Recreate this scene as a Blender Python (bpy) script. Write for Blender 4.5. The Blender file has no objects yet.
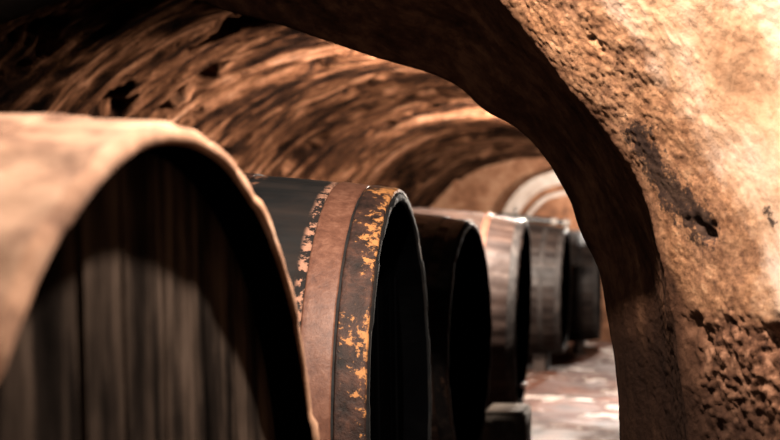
import bpy, bmesh, math, random
from mathutils import Vector, Matrix, noise
random.seed(7)
sc = bpy.context.scene
COL = sc.collection
PI = math.pi

# ------------------------------------------------------------------ camera
F = 1246.0; HC = 1.73
psi = math.atan(250 / F); pit = math.atan(24 / F)
fwd = Vector((-math.sin(psi) * math.cos(pit), math.cos(psi) * math.cos(pit), math.sin(pit)))
cam = bpy.data.cameras.new('camera'); cam.sensor_width = 36; cam.lens = F * 36 / 780
cam.dof.use_dof = True; cam.dof.focus_distance = 4.25; cam.dof.aperture_fstop = 2.1
cam.clip_start = 0.05
co = bpy.data.objects.new('camera', cam); COL.objects.link(co)
co.location = (0, 0, HC); co.rotation_euler = fwd.to_track_quat('-Z', 'Y').to_euler()
sc.camera = co
sc.view_settings.view_transform = 'Standard'; sc.view_settings.look = 'None'
sc.view_settings.gamma = 1; sc.view_settings.exposure = 0.0

# ------------------------------------------------------------------ material helpers
ALB = .27      # every picked tone cut to a quarter of its reflectance, to weaken bounced light
def lin(c):
    return tuple(ALB * ((v / 255) / 12.92 if v / 255 <= .04045 else ((v / 255 + .055) / 1.055) ** 2.4) for v in c) + (1,)

class NT:
    def __init__(s, name, rough=.85, spec=.3):
        s.m = bpy.data.materials.new(name); s.m.use_nodes = True
        s.t = s.m.node_tree; s.b = s.t.nodes['Principled BSDF']
        s.b.inputs['Roughness'].default_value = rough
        s.b.inputs['Specular IOR Level'].default_value = spec
    def n(s, typ, **kw):
        x = s.t.nodes.new(typ)
        for k, v in kw.items(): setattr(x, k, v)
        return x
    def l(s, a, b): s.t.links.new(a, b)
    def coord(s, kind='Object', scale=(1, 1, 1), loc=(0, 0, 0), rot=(0, 0, 0)):
        if kind == 'UV':
            c = s.n('ShaderNodeUVMap').outputs[0]
        else:
            c = s.n('ShaderNodeTexCoord').outputs[kind]
        mp = s.n('ShaderNodeMapping'); s.l(c, mp.inputs[0])
        mp.inputs['Scale'].default_value = scale; mp.inputs['Location'].default_value = loc
        mp.inputs['Rotation'].default_value = rot
        return mp.outputs[0]
    def noise(s, co, scale, detail=6, rough=.6, dist=0.):
        x = s.n('ShaderNodeTexNoise'); s.l(co, x.inputs['Vector'])
        x.inputs['Scale'].default_value = scale; x.inputs['Detail'].default_value = detail
        x.inputs['Roughness'].default_value = rough; x.inputs['Distortion'].default_value = dist
        return x.outputs['Fac']
    def voro(s, co, scale, feature='F1'):
        x = s.n('ShaderNodeTexVoronoi', feature=feature); s.l(co, x.inputs['Vector'])
        x.inputs['Scale'].default_value = scale
        return x.outputs['Distance']
    def ramp(s, f, stops):
        r = s.n('ShaderNodeValToRGB'); s.l(f, r.inputs[0]); e = r.color_ramp.elements
        while len(e) < len(stops): e.new(.5)
        for el, (p, c) in zip(e, stops):
            el.position = p; el.color = lin(c) if not isinstance(c, (int, float)) else (c, c, c, 1)
        return r.outputs[0]
    def mix(s, f, a, b, mode='MIX'):
        x = s.n('ShaderNodeMix', data_type='RGBA', blend_type=mode)
        for sock, v in ((x.inputs[0], f), (x.inputs[6], a), (x.inputs[7], b)):
            if isinstance(v, (int, float)): sock.default_value = v
            elif isinstance(v, tuple): sock.default_value = lin(v)
            else: s.l(v, sock)
        return x.outputs[2]
    def math(s, op, a, b=0.):
        x = s.n('ShaderNodeMath', operation=op)
        for i, v in enumerate((a, b)):
            if isinstance(v, (int, float)): x.inputs[i].default_value = v
            else: s.l(v, x.inputs[i])
        return x.outputs[0]
    def attr(s, name):
        return s.n('ShaderNodeAttribute', attribute_name=name).outputs['Fac']
    def band(s, v, lo, hi, soft):
        a = s.n('ShaderNodeMapRange', interpolation_type='SMOOTHSTEP'); s.l(v, a.inputs[0])
        a.inputs[1].default_value = lo - soft; a.inputs[2].default_value = lo + soft
        b = s.n('ShaderNodeMapRange', interpolation_type='SMOOTHSTEP'); s.l(v, b.inputs[0])
        b.inputs[1].default_value = hi - soft; b.inputs[2].default_value = hi + soft
        return s.math('SUBTRACT', a.outputs[0], b.outputs[0])
    def bump(s, h, strength, dist, prev=None):
        b = s.n('ShaderNodeBump'); s.l(h, b.inputs['Height'])
        if isinstance(strength, (int, float)): b.inputs['Strength'].default_value = strength
        else: s.l(strength, b.inputs['Strength'])
        b.inputs['Distance'].default_value = dist
        if prev is not None: s.l(prev, b.inputs['Normal'])
        return b.outputs[0]
    def done(s, color, normal=None, rough=None, metal=None):
        if isinstance(color, tuple): s.b.inputs['Base Color'].default_value = lin(color)
        else: s.l(color, s.b.inputs['Base Color'])
        if normal is not None: s.l(normal, s.b.inputs['Normal'])
        if rough is not None: s.l(rough, s.b.inputs['Roughness'])
        if metal is not None:
            if isinstance(metal, (int, float)): s.b.inputs['Metallic'].default_value = metal
            else: s.l(metal, s.b.inputs['Metallic'])
        return s.m

def vault_mat():
    t = NT('sooty_vault_plaster', .95, .0)
    c = t.coord('UV', (.62, 1.9, 1))
    n1 = t.noise(c, 1.5, 9, .66, .9)
    c2 = t.coord('UV', (1.3, 2.3, 1), (3, 1, 0))
    n2 = t.noise(c2, 3.2, 8, .65, .4)
    o = t.coord('Object')
    n3 = t.noise(o, .8, 4, .55, .3)
    n4 = t.noise(o, 14, 5, .65)
    f = t.math('ADD', t.math('MULTIPLY', n1, .5), t.math('MULTIPLY', n2, .28))
    f = t.math('ADD', f, t.math('MULTIPLY', n3, .22))
    col = t.ramp(f, [(.41, (14, 11, 10)), (.475, (48, 31, 23)), (.525, (112, 75, 53)), (.575, (170, 120, 90)), (.66, (210, 168, 140))])
    col = t.mix(t.ramp(n4, [(.3, .55), (.6, 0.)]), col, (36, 25, 20))
    h = t.math('ADD', t.math('MULTIPLY', n1, 1.), t.math('MULTIPLY', n2, .7))
    nb = t.bump(h, .8, .10); nb = t.bump(n4, .5, .02, nb)
    return t.done(col, nb)

def wall_mat():
    t = NT('rough_ochre_plaster', .95, .02)
    o = t.coord('Object')
    n1 = t.noise(o, 1.6, 6, .6, .5)
    st = t.coord('Object', (4, 4, 1.0), rot=(0, .5, 0))
    n2 = t.noise(st, 1.6, 7, .62, .4)
    g = t.noise(o, 75, 5, .75)
    m = t.noise(o, 17, 6, .68, .2)
    f = t.math('ADD', t.math('MULTIPLY', n1, .55), t.math('MULTIPLY', n2, .45))
    col = t.ramp(f, [(.34, (140, 100, 72)), (.45, (196, 156, 124)), (.54, (212, 180, 156)), (.66, (228, 204, 190))])
    col = t.mix(t.ramp(m, [(.34, .5), (.46, 0.)]), col, (150, 108, 80))
    ez = t.attr('bare')
    bare_dimc = t.ramp(t.math('ADD', t.math('MULTIPLY', m, .5), t.math('MULTIPLY', t.noise(o, 40, 5, .75), .5)), [(.33, (64, 40, 26)), (.45, (122, 82, 56)), (.56, (166, 120, 86)), (.68, (206, 164, 130))])
    bm_ = t.ramp(t.math('ADD', ez, t.math('MULTIPLY', t.math('SUBTRACT', t.noise(o, 9, 6, .7), .5), 1.1)), [(.3, 0.), (.7, .92)])
    col = t.mix(bm_, col, bare_dimc)  # rough edge plaster, painted browner to mimic the lamp's falloff
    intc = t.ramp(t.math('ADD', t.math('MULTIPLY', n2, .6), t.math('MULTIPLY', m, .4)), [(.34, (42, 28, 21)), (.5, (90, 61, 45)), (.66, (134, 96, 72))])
    col = t.mix(t.attr('intrados'), col, intc)  # soffit's own brown, painted darker to stand for its shade
    # rubble zone: reddish stony
    rub = t.attr('rubble')
    rubc = t.ramp(t.noise(o, 22, 5, .65), [(.32, (44, 29, 23)), (.5, (108, 75, 57)), (.66, (168, 124, 98))])
    col = t.mix(rub, col, rubc)
    col = t.mix(t.math('MULTIPLY', t.attr('base_shade'), .88), col, (42, 28, 22))  # painted shade low on the arch leg and rubble
    mo = t.attr('mould_pit_shade')
    mm = t.ramp(t.math('ADD', mo, t.math('MULTIPLY', t.math('SUBTRACT', t.noise(o, 34, 7, .78), .5), 2.6)), [(.42, 0.), (.66, .9)])
    col = t.mix(mm, col, (36, 30, 30))
    nb = t.bump(n2, .35, .04)
    nb = t.bump(m, .35, .010, nb); nb = t.bump(g, t.math('ADD', .15, t.math('MULTIPLY', bm_, .7)), .006, nb)
    return t.done(col, nb)

def floor_mat():
    t = NT('damp_earth_floor', .8, .12)
    o = t.coord('Object')
    n = t.noise(o, 2.2, 7, .6, .3); n2 = t.noise(o, 9, 6, .65)
    w = t.noise(t.coord('Object', (.8, .6, 1), rot=(0, 0, .5)), 2.2, 5, .6, .8)
    col = t.ramp(n, [(.3, (50, 28, 20)), (.5, (94, 58, 44)), (.7, (126, 86, 68))])
    dust = t.ramp(w, [(.56, 0.), (.61, .9)])
    col = t.mix(dust, col, (240, 230, 222))  # pale patches stand in for streaks of light on the floor
    rough = t.ramp(w, [(.42, .6), (.55, .85)])
    return t.done(col, t.bump(n2, .4, .02, t.bump(n, .4, .05)), rough)

def wood_mat(name, stops, dusty=None, gloss=.6, streak=(.35, 5, 5), crust=None, dustamt=.5, topcol=None):
    """staves run along local X"""
    t = NT(name, gloss, .07)
    o = t.coord('Object', streak)
    n = t.noise(o, 2.2, 7, .62, .4)
    p = t.coord('Object')
    m = t.noise(p, 4.2, 7, .66, .3)
    col = t.ramp(n, stops)
    rough = t.ramp(m, [(.3, max(.12, gloss - .15)), (.7, min(1, gloss + .2))])
    if dusty:
        col = t.mix(t.ramp(m, [(.44, 0.), (.62, dustamt)]), col, dusty)
    if topcol:
        sz = t.n('ShaderNodeSeparateXYZ'); t.l(t.n('ShaderNodeTexCoord').outputs['Object'], sz.inputs[0])
        a = t.math('ADD', sz.outputs[2], t.math('MULTIPLY', t.math('SUBTRACT', m, .5), .5))
        col = t.mix(t.ramp(a, [(topcol[1], 0.), (topcol[2], .9)]) if topcol[2] <= 1 else
                    t.math('MULTIPLY', t.band(a, topcol[1], 99, topcol[2] - 1), .9), col, topcol[0])
    if crust:
        sx = t.n('ShaderNodeSeparateXYZ'); t.l(t.n('ShaderNodeTexCoord').outputs['Object'], sx.inputs[0])
        for (lo, hi, cc, thr) in crust:
            b = t.band(sx.outputs[0], lo, hi, .012)
            k = t.math('MULTIPLY', b, t.ramp(t.noise(p, 24, 5, .7), [(thr, 0.), (thr + .06, 1.)]))
            col = t.mix(k, col, cc)
    nb = t.bump(n, .35, .015); nb = t.bump(m, .3, .012, nb)
    return t.done(col, nb, rough)

def rust_mat(name, base, scale=14, flake=(214, 150, 84), thr=.56, rough=.65, relief=1.):
    t = NT(name, rough, .1)
    p = t.coord('Object')
    n = t.noise(p, scale, 7, .68, .3); n2 = t.noise(p, scale * 2.6, 6, .7); big = t.noise(p, 2.6, 3, .5)
    col = t.ramp(n, base)
    f = t.math('ADD', t.math('MULTIPLY', n2, .55), t.math('MULTIPLY', big, .45))
    sx = t.n('ShaderNodeSeparateXYZ'); t.l(t.n('ShaderNodeTexCoord').outputs['Object'], sx.inputs[0])
    f = t.math('ADD', f, t.math('MULTIPLY', t.math('ADD', sx.outputs[0], .065), .9))      # flaking is worst at the chime edge
    if flake: col = t.mix(t.ramp(f, [(thr, 0.), (thr + .035, .95)]), col, flake)
    nb = t.bump(n, .6 * relief, .015); nb = t.bump(n2, .5 * relief, .008, nb)
    return t.done(col, nb)

def plain_mat(name, stops, scale=6, rough=.8, spec=.3, bump=.4):
    t = NT(name, rough, spec)
    p = t.coord('Object'); n = t.noise(p, scale, 7, .65, .3); n2 = t.noise(p, scale * 5, 5, .65)
    f = t.math('ADD', t.math('MULTIPLY', n, .7), t.math('MULTIPLY', n2, .3))
    return t.done(t.ramp(f, stops), t.bump(n, bump, .02, t.bump(n2, bump, .006)))

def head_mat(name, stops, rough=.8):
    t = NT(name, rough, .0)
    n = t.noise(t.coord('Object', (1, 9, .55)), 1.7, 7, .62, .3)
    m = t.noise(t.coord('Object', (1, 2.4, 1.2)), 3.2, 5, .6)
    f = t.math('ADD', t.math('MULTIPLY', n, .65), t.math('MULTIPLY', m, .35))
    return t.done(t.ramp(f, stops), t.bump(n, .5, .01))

M = {}
M['vault'] = vault_mat(); M['wall'] = wall_mat(); M['floor'] = floor_mat()
M['vault2'] = plain_mat('ochre_end_plaster', [(.32, (60, 38, 28)), (.48, (160, 108, 76)), (.62, (206, 156, 122))], 1.6, .9, .15)
M['white'] = plain_mat('limewashed_rib', [(.3, (186, 160, 142)), (.6, (232, 214, 200))], 5, .9, .2)
M['dust'] = wood_mat('dust_covered_oak', [(.3, (124, 88, 66)), (.5, (172, 134, 108)), (.7, (196, 160, 134))], (84, 54, 38), .95, (1.6, 1.6, 1.6), dustamt=.9)
M['dust_rim'] = wood_mat('dusty_chime', [(.3, (120, 84, 62)), (.5, (186, 142, 112)), (.7, (222, 184, 156))], (92, 62, 46), .95, (3, 3, 3), dustamt=.6)
M['dark'] = wood_mat('black_stained_oak', [(.3, (14, 15, 17)), (.5, (27, 28, 29)), (.72, (46, 40, 37))], (42, 33, 29), .75,
                     crust=[(-.268, -.234, (170, 126, 104), .48), (-.575, -.53, (120, 84, 66), .5), (-9, -.6, (70, 42, 32), .5)])
M['black'] = wood_mat('tarry_oak', [(.3, (22, 18, 17)), (.5, (42, 32, 28)), (.7, (74, 54, 44))], (84, 57, 45), .5)
M['pinkish'] = wood_mat('dusty_red_oak', [(.3, (38, 28, 25)), (.5, (62, 47, 41)), (.7, (92, 75, 67))], (32, 23, 20), .6, (.5, 4, 4))
M['far'] = wood_mat('old_grey_oak', [(.3, (26, 21, 20)), (.5, (46, 38, 35)), (.7, (82, 71, 65))], (26, 21, 19), .45, (.5, 5, 5))
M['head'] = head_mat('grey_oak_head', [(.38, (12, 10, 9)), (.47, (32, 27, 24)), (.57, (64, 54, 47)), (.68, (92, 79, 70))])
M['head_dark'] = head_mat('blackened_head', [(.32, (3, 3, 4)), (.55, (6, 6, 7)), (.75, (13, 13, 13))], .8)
M['rust'] = rust_mat('flaking_rust', [(.3, (20, 14, 12)), (.5, (54, 36, 30)), (.7, (92, 60, 47))], 13, (186, 128, 76), .55)
M['brown_iron'] = rust_mat('brown_iron', [(.3, (84, 54, 43)), (.5, (108, 72, 57)), (.7, (130, 92, 75))], 30, None, rough=.5, relief=.3)
M['black_iron'] = rust_mat('blackened_iron', [(.3, (14, 12, 12)), (.5, (30, 25, 24)), (.7, (58, 47, 41))], 12, (104, 76, 60), .6, .55)
M['grey_iron'] = rust_mat('worn_grey_iron', [(.3, (30, 27, 26)), (.5, (54, 49, 47)), (.7, (88, 80, 76))], 12, None, rough=.6)
M['bounce_black'] = plain_mat('bounce_black_plaster', [(.3, (30, 26, 24)), (.7, (70, 58, 50))], 2, .9, .15)  # black put on the unseen walls to cut bounced light
M['stone'] = plain_mat('grey_stone', [(.3, (92, 82, 72)), (.6, (150, 136, 122))], 7, .9)
M['beam'] = plain_mat('old_beam', [(.3, (34, 24, 19)), (.65, (72, 52, 41))], 9, .85)
M['hose'] = plain_mat('black_rubber', [(.3, (10, 10, 11)), (.7, (26, 25, 26))], 9, .45)
M['pale'] = plain_mat('pale_fitting', [(.3, (140, 130, 122)), (.7, (186, 178, 170))], 12, .5)
M['brass'] = plain_mat('dull_brass', [(.3, (150, 104, 78)), (.7, (214, 170, 140))], 12, .45)

# ------------------------------------------------------------------ mesh helpers
def link(name, me, mat, parent=None, smooth=True):
    o = bpy.data.objects.new(name, me); COL.objects.link(o)
    if mat: me.materials.append(mat)
    if smooth:
        me.polygons.foreach_set('use_smooth', [True] * len(me.polygons))
    if parent: o.parent = parent
    return o

def mesh(name, vs, fs):
    me = bpy.data.meshes.new(name); me.from_pydata([tuple(v) for v in vs], [], fs); me.update(); return me

def grid(name, rows, mat, uv=None, attrs=None, flip=False):
    nr, nc = len(rows), len(rows[0])
    vs = [v for r in rows for v in r]; fs = []
    for i in range(nr - 1):
        for j in range(nc - 1):
            q = (i * nc + j, i * nc + j + 1, (i + 1) * nc + j + 1, (i + 1) * nc + j)
            fs.append(q[::-1] if flip else q)
    me = mesh(name, vs, fs)
    if uv:
        l = me.uv_layers.new(name='UVMap'); flat = [u for r in uv for u in r]
        for lp in me.loops: l.data[lp.index].uv = flat[lp.vertex_index]
    for k, vals in (attrs or {}).items():
        a = me.attributes.new(k, 'FLOAT', 'POINT'); a.data.foreach_set('value', vals)
    return link(name, me, mat)

def struct(o): o['kind'] = 'structure'; return o

def thing(name, label, cat, loc, rot=None, group=None):
    o = bpy.data.objects.new(name, None); COL.objects.link(o); o.empty_display_size = .2
    o.matrix_world = Matrix.Translation(loc) @ (rot.to_4x4() if rot else Matrix.Identity(4))
    return tag(o, label, cat, group)

def tag(o, label, cat, group=None):
    o['label'] = label; o['category'] = cat
    if group: o['group'] = group
    return o

def fbm(p, f, oc=4):
    v = 0; a = 1; s = 0
    for _ in range(oc):
        v += a * noise.noise(p * f); s += a; a *= .55; f *= 2.07
    return v / s

def sstep(a, b, x):
    t = max(0, min(1, (x - a) / (b - a))); return t * t * (3 - 2 * t)

def seg_dist(p, a, b):
    ab = b - a; t = max(0, min(1, (p - a).dot(ab) / ab.length_squared)); return (p - a - ab * t).length

# ------------------------------------------------------------------ the setting
CX = -2.1                                        # crown line of the transverse arch
YB, YF = 4.8, 3.9
def unpx(px, py, Y): return Vector(((px - 640) / F * Y, Y, HC + (244 - py) / F * Y))
back_px = [(225, 0), (292, 21), (370, 52), (449, 79), (485, 108), (512, 124), (530, 140), (550, 165), (570, 200), (582, 235), (598, 270), (607, 310), (615, 370), (621, 440)]
front_px = [(460, -48), (500, 0), (530, 40), (570, 90), (610, 140), (640, 190), (658, 250), (668, 300), (680, 370), (690, 440)]
bk = [unpx(x, y, YB) for x, y in back_px]
fr = [unpx(x, y, YF) for x, y in front_px]
bk = [Vector((CX, YB, 2.79)), Vector((-1.85, YB, 2.745))] + bk + [Vector((-.05, YB, .5)), Vector((-.04, YB, -.03))]
fr = [Vector((CX, YF, 3.12)), Vector((-1.6, YF, 3.04)), Vector((-1.0, YF, 2.84))] + fr + [Vector((.2, YF, .6)), Vector((.22, YF, -.03))]

def resample(pts, n):
    d = [0]
    for a, b in zip(pts, pts[1:]): d.append(d[-1] + (b - a).length)
    out = []; k = 0
    for i in range(n):
        t = d[-1] * i / (n - 1)
        while k < len(pts) - 2 and t > d[k + 1]: k += 1
        u = (t - d[k]) / (d[k + 1] - d[k])
        p0 = pts[max(0, k - 1)]; p1 = pts[k]; p2 = pts[k + 1]; p3 = pts[min(len(pts) - 1, k + 2)]
        m1 = (p2 - p0) * .5; m2 = (p3 - p1) * .5
        out.append(p1 + m1 * u + (3 * (p2 - p1) - 2 * m1 - m2) * u * u + (m1 + m2 - 2 * (p2 - p1)) * u ** 3)
    return out

def arch_rows(nc, dense):
    B = resample(bk, nc); Fr = resample(fr, nc)
    # outward direction in the XZ plane
    def outw(c):
        res = []
        for i in range(nc):
            t = c[min(nc - 1, i + 1)] - c[max(0, i - 1)]
            res.append(Vector((-t.z, 0, t.x)).normalized())
        # smooth
        for _ in range(12 if dense == 1 else 34):
            res = [(res[max(0, i - 1)] + res[i] * 2 + res[min(nc - 1, i + 1)]).normalized() for i in range(nc)]
        return res
    oF = outw(Fr); oB = outw(B)
    if oF[0].z < 0: oF = [-v for v in oF]; oB = [-v for v in oB]
    prof = []     # (kind, a, b)
    prof.append(('back', .42)); prof.append(('back', .2)); prof.append(('back', .06)); prof.append(('back', .02))
    ni = 70 * dense // 2 if dense > 1 else 8
    for k in range(ni + 1): prof.append(('in', k / ni))
    fl = [(0, 3.9), (.014, 3.88), (.035, 3.85), (.08, 3.79), (.18, 3.66), (.32, 3.48), (.52, 3.2), (.8, 2.8), (1.05, 2.2), (1.25, 1.2), (1.35, -.8), (1.4, -3.0)]
    segs = [4, 6, 14, 28, 38, 40, 24, 12, 8, 6, 5] if dense > 1 else [1] * 11
    for (o0, y0), (o1, y1), n in zip(fl, fl[1:], segs):
        for k in range(1, n + 1):
            u = k / n; prof.append(('out', o0 + (o1 - o0) * u, y0 + (y1 - y0) * u))
    rows = []
    for p in prof:
        r = []
        for i in range(nc):
            if p[0] == 'back':
                v = B[i] + oB[i] * p[1] + Vector((0, .02 + p[1] * .1, 0))
            elif p[0] == 'in':
                v = B[i].lerp(Fr[i], p[1]) + oF[i] * (.05 * math.sin(PI * p[1]))
            else:
                v = Fr[i] + oF[i] * p[1]; v.y = p[2]
            v.z = max(v.z, -.05)
            r.append(v.copy())
        rows.append(r)
    return rows, oF

MOULD = [(Vector((.0, 3.8, 2.04)), Vector((.075, 3.8, 1.9)), .06), (Vector((.075, 3.8, 1.9)), Vector((.18, 3.72, 1.78)), .06),
         (Vector((.335, 3.495, 1.82)), Vector((.345, 3.49, 1.79)), .016)]
PITS = [(Vector((.165, 3.72, 1.79)), .022, .035), (Vector((.185, 3.70, 1.76)), .026, .045), (Vector((.205, 3.685, 1.755)), .022, .035),
        (Vector((.15, 3.725, 1.755)), .018, .03), (Vector((.215, 3.68, 1.785)), .015, .025), (Vector((.135, 3.75, 1.80)), .015, .03),
        (Vector((-.139, 3.716, 2.36)), .014, .03), (Vector((-.132, 3.716, 2.34)), .014, .03), (Vector((-.115, 3.716, 2.32)), .014, .03),
        (Vector((-.108, 3.72, 2.30)), .012, .03), (Vector((-.15, 3.72, 2.33)), .013, .025)]
CRACK = [(Vector((-.10, 4.40, 1.93)), Vector((-.075, 4.40, 1.86))), (Vector((-.075, 4.40, 1.86)), Vector((-.05, 4.42, 1.80))), (Vector((-.05, 4.42, 1.80)), Vector((-.03, 4.45, 1.66)))]
RUB_Z = 1.53
#ANCHORS
def detail(rows, oF, dense):
    mould_pit_shade, rub, intr, base_shade, bare = [], [], [], [], []
    for r in rows:
        for i, v in enumerate(r):
            p = v.copy()
            nrm = oF[i]
            # a wall, so the free-standing edge keeps its outline: less relief at the back edge
            edge = sstep(YB + .02, YB - .25, p.y)
            rg = .45 + .55 * sstep(3.45, 3.75, p.y)
            d = .04 * fbm(p, .9, 3) + (.016 * fbm(p + Vector((9, 3, 1)), 3.2, 4) + .007 * rg * fbm(p, 11, 3)) * (.35 + .65 * edge)
            zr = RUB_Z + .16 * fbm(Vector((p.x * 3, p.y * 3, 3.3)), 1.2, 4)
            ru = sstep(zr + .03, zr - .06, p.z) * sstep(3.92, 3.74, p.y) if p.y > 2.0 else 0.
            if dense > 1:
                grit = noise.voronoi(p * 52)[0][0]
                d += (-.005 * (1 - min(1, grit * 1.6))) * edge * rg
                if ru > 0:
                    vv = noise.voronoi(Vector((p.x * 26, p.y * 24, p.z * 36)) + noise.noise_vector(p * 9) * .5 + noise.noise_vector(p * 31) * .35)[0]
                    v2 = noise.voronoi(p * 52)[0]
                    d += ru * (.018 * (min(vv[0], .8) - .4) + .008 * (min(v2[0], .8) - .4) + .03 * fbm(p + Vector((4, 4, 4)), 6, 4) + .014 * fbm(p, 34, 3))
                    led = zr - .02 - p.z
                    d += ru * .05 * math.exp(-((led - .05) / .035) ** 2) * (1 if fbm(p, 2.5, 2) > -.15 else .2)
            mo = 0.
            for a, b, w in MOULD:
                mo = max(mo, 1 - seg_dist(p, a, b) / (w * 2))
            if p.y > 4.2 and dense > 1:
                cd = min(seg_dist(p, a, b) for a, b in CRACK)
                d += .03 * math.exp(-(cd / .012) ** 2)
            for c, w, dep in PITS:
                q = (p - c).length / w
                if q < 1.5 and dense > 1:
                    d += dep * math.exp(-q * q * 2.2)
                    mo = max(mo, 1.2 - q)  # pits darkened in colour too, painting shade into the hollows
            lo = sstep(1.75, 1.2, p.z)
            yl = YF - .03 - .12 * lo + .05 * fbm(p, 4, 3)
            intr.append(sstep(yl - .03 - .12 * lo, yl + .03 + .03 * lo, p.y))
            bare.append(sstep(3.42, 3.76, p.y + .10 * fbm(p, 1.8, 3)))
            base_shade.append(sstep(1.72, 1.3, p.z + .25 * fbm(p, 2.2, 4) + max(0, p.x - .1) * .9))
            mould_pit_shade.append(max(0, mo)); rub.append(ru)
            if p.y < YB + .015 or True:
                k = sstep(3.9, 3.8, p.y) * sstep(1.5, 2.6, p.y)
                dirn = (nrm * (1 - .45 * k) + Vector((0, .85 * k, 0)))
                r[i] = v + dirn * d * (1 if p.z > .0 else 0)
    return {'mould_pit_shade': mould_pit_shade, 'rubble': rub, 'intrados': intr, 'base_shade': base_shade, 'bare': bare}

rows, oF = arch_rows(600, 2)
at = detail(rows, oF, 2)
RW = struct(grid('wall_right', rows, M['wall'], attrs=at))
rows, oF = arch_rows(50, 1)
at = detail(rows, oF, 1)
rows = [[Vector((2 * CX - v.x, v.y, v.z)) for v in r] for r in rows]
struct(grid('wall_left', rows, M['bounce_black'], attrs=at, flip=True))

# long barrel vault beyond the arch
VX, VZ, VR = -1.92, .8, 2.5
def vault():
    nc, nr = 330, 330
    rows, uv = [], []
    prof = []
    zleg = VZ + .05
    tot = zleg * 2 + PI * VR
    for j in range(nc):
        s = tot * j / (nc - 1)
        if s < zleg: prof.append((s, Vector((VX - VR, 0, s - .05)), Vector((-1, 0, 0))))
        elif s > tot - zleg: prof.append((s, Vector((VX + VR, 0, tot - s - .05)), Vector((1, 0, 0))))
        else:
            a = PI - (s - zleg) / VR
            prof.append((s, Vector((VX + VR * math.cos(a), 0, VZ + VR * math.sin(a))), Vector((math.cos(a), 0, math.sin(a)))))
    for i in range(nr):
        Y = 4.55 * (24.3 / 4.55) ** (i / (nr - 1))
        r, u = [], []
        for s, p, n in prof:
            q = Vector((s * .55, Y * 2.2, 0))
            d = .10 * fbm(q, .55, 3) + .055 * fbm(q + Vector((5, 9, 2)), 1.7, 4) + .03 * fbm(p + Vector((0, Y, 0)), 1.1, 4)
            pit_ = fbm(Vector((s * 1.1, Y * 2.2, 7.7)), 1.25, 3)
            d += .14 * sstep(.2, .42, pit_)
            v = p + n * d; v.y = Y
            r.append(v); u.append((s, Y))
        rows.append(r); uv.append(u)
    return struct(grid('ceiling', rows, M['vault'], uv=uv, flip=True))
vault()

def floor():
    xs = [-4.7 + 6.6 * j / 90 for j in range(91)]; rows = []
    for i in range(230):
        Y = -3.2 + 27.6 * i / 229
        rows.append([Vector((x, Y, .012 * fbm(Vector((x, Y, 0)), 1.4, 4) - .004)) for x in xs])
    return struct(grid('floor', rows, M['floor']))
floor()

def disc_wall(name, Y, mat, big):
    R = 5.2 if big else 2.75
    rows = []
    for i in range(40):
        z = -.1 + (R + .9) * i / 39
        rows.append([Vector((-2.1 + (j / 39 - .5) * 2 * (R + .3), Y + .05 * fbm(Vector((j * .2, z * 2, Y)), .8, 3), z)) for j in range(40)])
    return struct(grid(name, rows, mat))
disc_wall('wall_back', 22.6, M['vault2'], False)
disc_wall('wall_front', -2.9, M['bounce_black'], True)

# lime-washed arch band on the end wall
def band(cx, cz, r0, r1, Y, depth, name):
    vs, fs = [], []; n = 48
    for k in range(n + 1):
        a = PI * (1.12 - 1.24 * k / n)
        for rr, yy in ((r0, Y), (r0, Y - depth), (r1, Y - depth), (r1, Y)):
            r2 = rr + .02 * noise.noise(Vector((math.cos(a) * 3, math.sin(a) * 3, rr)))
            vs.append((cx + r2 * math.cos(a), yy, cz + r2 * math.sin(a)))
    for k in range(n):
        for q in range(4):
            a, b = k * 4 + q, k * 4 + (q + 1) % 4
            fs.append((a, b, b + 4, a + 4))
    return struct(link(name, mesh(name, vs, fs), M['white'], smooth=False))
band(-1.2, 1.72, 1.1, 1.35, 22.62, .25, 'trim_1')
band(-1.2, 1.72, .9, .97, 22.62, .15, 'trim_2')

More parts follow.
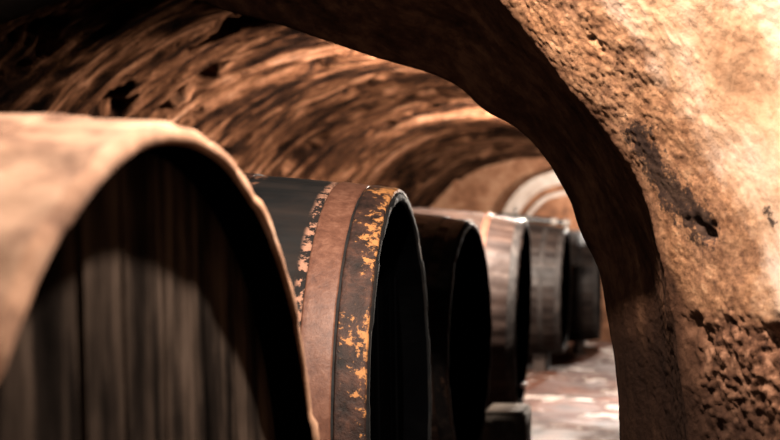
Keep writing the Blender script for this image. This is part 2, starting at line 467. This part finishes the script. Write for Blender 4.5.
# ------------------------------------------------------------------ casks
def stave_shell(r, L, bilge, t, e, rnd, N=40, rag=.006, body_m=None):
    """outer staves, chime ring, inner croze wall and the plain rear end; head end at x = 0 facing +X, axis at z = r"""
    sub = 5; n = N * sub
    offs = [rnd.uniform(-.003, .003) for _ in range(N)]; ax = [rnd.uniform(-rag, rag * .4) for _ in range(N)]
    xs = [0, .016, .04, .1] + [.1 + (L - .2) * k / 22 for k in range(1, 23)] + [L - .04, L - .004]
    prof = [(x, 1) for x in xs]
    vs = []; rings = []
    def rad(x): return r + bilge * (1 - (2 * x / L - 1) ** 2)
    def ring(f):
        s = len(vs)
        for k in range(n):
            q = k // sub; u = (k % sub) / sub
            a = 2 * PI * k / n
            rr, x = f(q, u, a)
            vs.append((-x, rr * math.cos(a), r + rr * math.sin(a)))
        rings.append(s)
    g = lambda u: -.005 if u == 0 else (0.0015 if .3 < u < .7 else 0)
    ring(lambda q, u, a: (r - t - .01, e + .03))
    ring(lambda q, u, a: (r - t, e))
    ring(lambda q, u, a: (r - t + .004, .01 + ax[q] * -.5))
    ring(lambda q, u, a: (r - t + .010, -ax[q] * 1))
    ring(lambda q, u, a: (r - t * .28 + offs[q] + g(u), -ax[q]))
    for x in xs[1:]:
        ring(lambda q, u, a, x=x: (rad(x) + offs[q] + g(u) + .004 * noise.noise(Vector((x * 2, math.cos(a) * 3, math.sin(a) * 3))), x - (ax[q] if x < .03 else 0)))
    ring(lambda q, u, a: (r - t, L))
    ring(lambda q, u, a: (r - t, L - e))
    fs = []
    for s0, s1 in zip(rings, rings[1:]):
        for k in range(n):
            k2 = (k + 1) % n; fs.append((s0 + k, s1 + k, s1 + k2, s0 + k2))
    fs.append(tuple(rings[-1] + k for k in range(n)))
    me = mesh('staves', vs, fs)
    idx = [0] * len(me.polygons); idx[:2 * n] = [1] * (2 * n); idx[2 * n:5 * n] = [2] * (3 * n)
    me.materials.append(body_m); me.materials.append(M['head_dark']); me.materials.append(M['dust_rim'] if body_m is M['dust'] else body_m)  # inner croze wall painted near black for its shade
    me.polygons.foreach_set('material_index', idx)
    return me, rad

def plank_head(r, rad, e, rnd, n=9, thick=.03):
    vs, fs = [], []
    ws = [rnd.uniform(.8, 1.25) for _ in range(n)]; tot = sum(ws); y = -rad
    for w in ws:
        y1 = y + 2 * rad * w / tot
        a, b = y + .003, y1 - .003
        dx = rnd.uniform(-.006, .004); m = 8
        loop = []
        for k in range(m + 1):
            yy = a + (b - a) * k / m; loop.append((yy, math.sqrt(max(1e-5, rad * rad - yy * yy))))
        for k in range(m, -1, -1):
            yy = a + (b - a) * k / m; loop.append((yy, -math.sqrt(max(1e-5, rad * rad - yy * yy))))
        s = len(vs); c = len(loop)
        for inset, x in ((0, -e - thick), (0, -e + dx - .004), (.004, -e + dx)):
            for (yy, zz) in loop:
                yc = (a + b) / 2
                vs.append((x, yy + (yc - yy) * inset / max(.01, (b - a) / 2), r + zz * (1 - inset)))
        for lay in (0, 1):
            for k in range(c):
                k2 = (k + 1) % c
                fs.append((s + lay * c + k, s + lay * c + k2, s + (lay + 1) * c + k2, s + (lay + 1) * c + k))
        fs.append(tuple(s + 2 * c + k for k in range(c))); fs.append(tuple(s + k for k in range(c - 1, -1, -1)))
        y = y1
    return mesh('head', vs, fs)

def hoop_mesh(r, radf, x0, x1, th, rnd, rough=.002):
    n = 180; m = 6; vs, fs = [], []
    prof = [(x0, -.004), (x0, th * .7), (x0 + .006, th)] + [(x0 + .006 + (x1 - x0 - .012) * k / m, th) for k in range(1, m)] + [(x1 - .006, th), (x1, th * .7), (x1, -.004)]
    sd = rnd.uniform(0, 50)
    for (x, d) in prof:
        for k in range(n):
            a = 2 * PI * k / n
            q = Vector((x * 25, math.cos(a) * 14 + sd, math.sin(a) * 14))
            rr = radf(x) + .002 + d + (rough * noise.noise(q) if d > .001 else 0)
            xx = x + .6 * rough * noise.noise(q + Vector((0, 9, 0)))
            vs.append((-xx, rr * math.cos(a), r + rr * math.sin(a)))
    for i in range(len(prof) - 1):
        for k in range(n):
            k2 = (k + 1) % n; fs.append((i * n + k, (i + 1) * n + k, (i + 1) * n + k2, i * n + k2))
    return mesh('hoop', vs, fs)

def box_mesh(name, x0, x1, y0, y1, z0, z1, bev=.01, rough=0.):
    bm = bmesh.new(); bmesh.ops.create_cube(bm, size=1)
    for v in bm.verts:
        v.co = Vector(((x0 + x1) / 2 + v.co.x * (x1 - x0), (y0 + y1) / 2 + v.co.y * (y1 - y0), (z0 + z1) / 2 + v.co.z * (z1 - z0)))
    bmesh.ops.bevel(bm, geom=bm.edges[:], offset=bev, segments=2, affect='EDGES')
    if rough:
        bmesh.ops.subdivide_edges(bm, edges=bm.edges[:], cuts=3, use_grid_fill=True)
        for v in bm.verts: v.co += v.co.normalized() * 0 + noise.noise_vector(v.co * 6) * rough
    me = bpy.data.meshes.new(name); bm.to_mesh(me); bm.free(); return me

def tube_mesh(name, pts, rad, n=12):
    vs, fs = [], []
    P = [Vector(p) for p in pts]
    for i, p in enumerate(P):
        t = (P[min(len(P) - 1, i + 1)] - P[max(0, i - 1)]).normalized()
        a = t.cross(Vector((0, 0, 1)));
        if a.length < .1: a = t.cross(Vector((0, 1, 0)))
        a.normalize(); b = t.cross(a)
        for k in range(n):
            w = 2 * PI * k / n; vs.append(p + (a * math.cos(w) + b * math.sin(w)) * rad)
    for i in range(len(P) - 1):
        for k in range(n):
            k2 = (k + 1) % n; fs.append((i * n + k, i * n + k2, (i + 1) * n + k2, (i + 1) * n + k))
    fs.append(tuple(range(n - 1, -1, -1))); fs.append(tuple((len(P) - 1) * n + k for k in range(n)))
    return mesh(name, vs, fs)

def cask(label, c, yaw, lean, r, L, bilge, body, head, hoops, seed, t=.05, e=.11, N=40, planks=9, rag=.006):
    rnd = random.Random(seed)
    R = (Matrix.Rotation(yaw, 3, 'Z') @ Matrix.Rotation(-lean, 3, 'Y'))
    base = Vector(c) - R @ Vector((0, 0, r))
    th = thing('wine_cask', label, 'barrel', base, R, 'casks in the row along the aisle')
    sm, radf = stave_shell(r, L, bilge, t, e, rnd, N, rag, body)
    link('staves', sm, None, th)
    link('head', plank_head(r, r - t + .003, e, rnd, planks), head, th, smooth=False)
    for (x0, x1, mat, thick, rough) in hoops:
        link('hoop', hoop_mesh(r, radf, x0, x1, thick, rnd, rough), mat, th)
    # saddle cradles under the two ends, cut to the curve of the belly
    return th, R, base, radf

def cradle(th, R, base, r, radf, L, label):
    """a flat sleeper under each end of the belly, with a wedge on either side"""
    for q, xc in enumerate((.34, L - .34)):
        w = .16; rr = radf(xc) + .012
        p = R @ Vector((-xc, 0, r)) + base
        top = p.z - rr - .004
        o = link('cradle', box_mesh('cradle', -w / 2, w / 2, -.42 * r, .42 * r, -.02, top, .006), M['beam'], smooth=False)
        o.location = (p.x, p.y, 0); o.rotation_euler = (0, 0, math.atan2(R[1][0], R[0][0]))
        for sg in (-1, 1):
            vs = []
            y0, y1 = .26 * r, .38 * r
            h = (p.z - math.sqrt(rr * rr - y1 * y1)) - .012
            h0 = (p.z - math.sqrt(rr * rr - y0 * y0)) - .012
            for x in (-w / 2, w / 2):
                vs += [(x, sg * y0, top), (x, sg * y1, top), (x, sg * y1, max(top + .02, h - (h - h0) * .15)), (x, sg * y0, top + .004)]
            fs = [(0, 1, 2, 3), (7, 6, 5, 4), (0, 4, 5, 1), (1, 5, 6, 2), (2, 6, 7, 3), (3, 7, 4, 0)]
            link('wedge', mesh('wedge', vs, fs), M['beam'], o, smooth=False)
        tag(o, label[q], 'cradle', 'timber cradle beams under the casks')

bi, gi = M['black_iron'], M['grey_iron']
C = []
C.append(cask('big foreground cask coated in tan dust, with grey plank head', (-.768, 2.135, 1.0335), .012, .034, .912, 2.1, .045, M['dust'], M['head'],
     [(.2, .31, M['dust'], .009, .006), (.55, .65, M['dust'], .012, .006), (1.5, 1.6, M['dust'], .008, .006), (1.95, 2.05, M['dust'], .008, .005)], 1, t=.040, e=.10, rag=.01))
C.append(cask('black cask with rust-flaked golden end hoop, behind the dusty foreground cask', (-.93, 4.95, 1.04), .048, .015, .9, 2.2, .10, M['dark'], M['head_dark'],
     [(.006, .112, M['rust'], .009, .004), (.122, .235, M['brown_iron'], .006, .0015), (.58, .68, M['rust'], .006, .003), (1.55, 1.65, bi, .006, .002), (1.97, 2.07, bi, .006, .002), (2.09, 2.19, bi, .006, .002)], 2, t=.045, e=.13))
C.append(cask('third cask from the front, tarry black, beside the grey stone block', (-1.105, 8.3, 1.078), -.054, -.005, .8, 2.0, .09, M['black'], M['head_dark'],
     [(.01, .09, bi, .006, .003), (.16, .25, M['black_iron'], .006, .003), (.5, .58, bi, .006, .002), (1.8, 1.9, bi, .006, .002)], 3, t=.045, e=.12))
C.append(cask('pinkish dusty cask with a small brass bolt on its head rim', (-1.02, 11.2, 1.086), .011, -.035, .85, 2.0, .09, M['pinkish'], M['head_dark'],
     [(.01, .08, gi, .006, .003), (.3, .36, M['brown_iron'], .006, .002), (1.9, 1.98, bi, .006, .002)], 4, t=.05, e=.12))
C.append(cask('grey cask far down the row with black hose across its top', (-1.0, 17.33, 1.093), -.028, -.03, .85, 2.0, .08, M['far'], M['head_dark'],
     [(.01, .08, gi, .006, .003), (.24, .3, gi, .006, .002), (.5, .56, bi, .006, .002), (1.9, 1.98, bi, .006, .002)], 5, t=.05, e=.1))
C.append(cask('last dark cask at the far end of the row, half hidden by the arch', (-.63, 20.4, 1.05), 0, 0, .85, 2.0, .08, M['far'], M['head_dark'],
     [(.01, .08, gi, .006, .003), (.26, .34, bi, .006, .002), (1.9, 1.98, bi, .006, .002)], 6, t=.05, e=.1))
who = ['the tan dusty foreground cask', 'the cask with golden rusty end hoop', 'the tarry black third cask', 'the pinkish dusty cask', 'the grey cask carrying the hose', 'the last cask at the far end']
dims = [(.912, 2.1), (.9, 2.2), (.8, 2.0), (.85, 2.0), (.85, 2.0), (.85, 2.0)]
for (th, R, base, radf), w, (r, L) in zip(C, who, dims):
    cradle(th, R, base, r, radf, L, ['dark timber cradle beam under the aisle end of ' + w, 'dark timber cradle beam under the wall end of ' + w])
# small fittings that belong to the heads
def bolt(th, y, z, x, rad, name='nail'):
    bm = bmesh.new(); bmesh.ops.create_uvsphere(bm, u_segments=10, v_segments=6, radius=rad)
    for v in bm.verts: v.co = Vector((x + v.co.x * .6, y + v.co.y, z + v.co.z))
    me = bpy.data.meshes.new(name); bm.to_mesh(me); bm.free(); return link(name, me, M['pale'], th)
bolt(C[0][0], .10, 1.26, -.108, .007)
bolt(C[0][0], .60, .98, -.108, .006)
lt = C[3][0]
br = link('bolt', tube_mesh('bolt', [(.01, -.3, .26), (.03, -.12, .24), (.03, .1, .24)], .016), M['brass'], lt)
link('latch_plate', box_mesh('latch_plate', -.004, .014, -.2, -.05, .06, .12, .004), gi, lt, smooth=False)

# stone block beside the third cask
o = link('stone_block', box_mesh('stone_block', -.16, .16, -.3, .3, 0, .48, .02, .006), M['stone'], smooth=True)
o.location = (-1.0, 9.55, -.005)
tag(o, 'squat grey stone block between the tarry third cask and the pinkish cask', 'stone block')

# hose over the tops of the far casks
def hose_pts():
    th, R5, base5, rf = C[4]
    xm = .46; k = (rf(xm + .01) - rf(xm - .01)) / .02          # tangent to the belly at xm behind the head
    return [R5 @ Vector((-x, -.02, .85 + rf(xm) + .010 + k * (x - xm) + .046)) + base5 for x in [.98 - 1.0 * q / 12 for q in range(13)]]
hp = hose_pts()
ho = thing('hose', 'black hose with pale couplings lying across the top of the far grey cask', 'hose', hp[0])
def rel(ps): return [p - hp[0] for p in ps]
link('pipe', tube_mesh('pipe', rel(hp), .042), M['hose'], ho)
for a, b in ((9, 10), (11, 12)):
    q = rel(hp); link('coupling', tube_mesh('coupling', [q[a], q[b]], .05), M['pale'], ho)
q = rel(hp)[3]
link('valve', tube_mesh('valve', [q + Vector((0, 0, .03)), q + Vector((0, 0, .14))], .018), M['hose'], ho)

# ------------------------------------------------------------------ light
def lamp(name, kind, loc, power, color, size=.08, target=None, angle=None, blend=.5):
    l = bpy.data.lights.new(name, kind); l.energy = power; l.color = color; l.shadow_soft_size = size
    o = bpy.data.objects.new(name, l); COL.objects.link(o); o.location = loc
    if target is not None: o.rotation_euler = (Vector(target) - Vector(loc)).to_track_quat('-Z', 'Y').to_euler()
    if angle: l.spot_size = math.radians(angle); l.spot_blend = blend
    return o
WARM = (1, .85, .72)
lamp('cellar_lamp', 'SPOT', (-.28, 2.7, 3.2), 2100, WARM, .05, (-.25, 2.6, 0), 145, .15)
lamp('rear_fill', 'POINT', (-1.4, .6, 2.9), 240, WARM, .06)  # added fill for the soffit and near cask side, invented source
a1 = (-1.1, 9.8, 2.85)
lamp('aisle_lamp', 'SPOT', a1, 3500, WARM, .06, (a1[0] - .8, a1[1] + .3, a1[2] - .24), 168, .5)
lamp('middle_lamp', 'POINT', (-1.1, 14.6, 2.85), 2500, WARM, .06)
lamp('aisle_spot', 'SPOT', (.0, 14.6, 2.2), 1500, (1, .92, .86), .04, (-.25, 13.4, 0), 42, .3)
lamp('end_lamp', 'POINT', (-.4, 20.8, 2.5), 820, (1, .9, .8), .06)
dl = lamp('cool_fill', 'AREA', (.1, -2.7, 1.6), 12, (.6, .78, 1), target=(-.3, 4, 1.6))  # added cool fill that lifts the blacks, no doorway there
dl.data.shape = 'RECTANGLE'; dl.data.size = 1.2; dl.data.size_y = 2.0
sc.cycles.diffuse_bounces = 1
w = bpy.data.worlds.new('world'); sc.world = w; w.use_nodes = True
w.node_tree.nodes['Background'].inputs[0].default_value = (.5, .7, 1, 1)
w.node_tree.nodes['Background'].inputs[1].default_value = .03
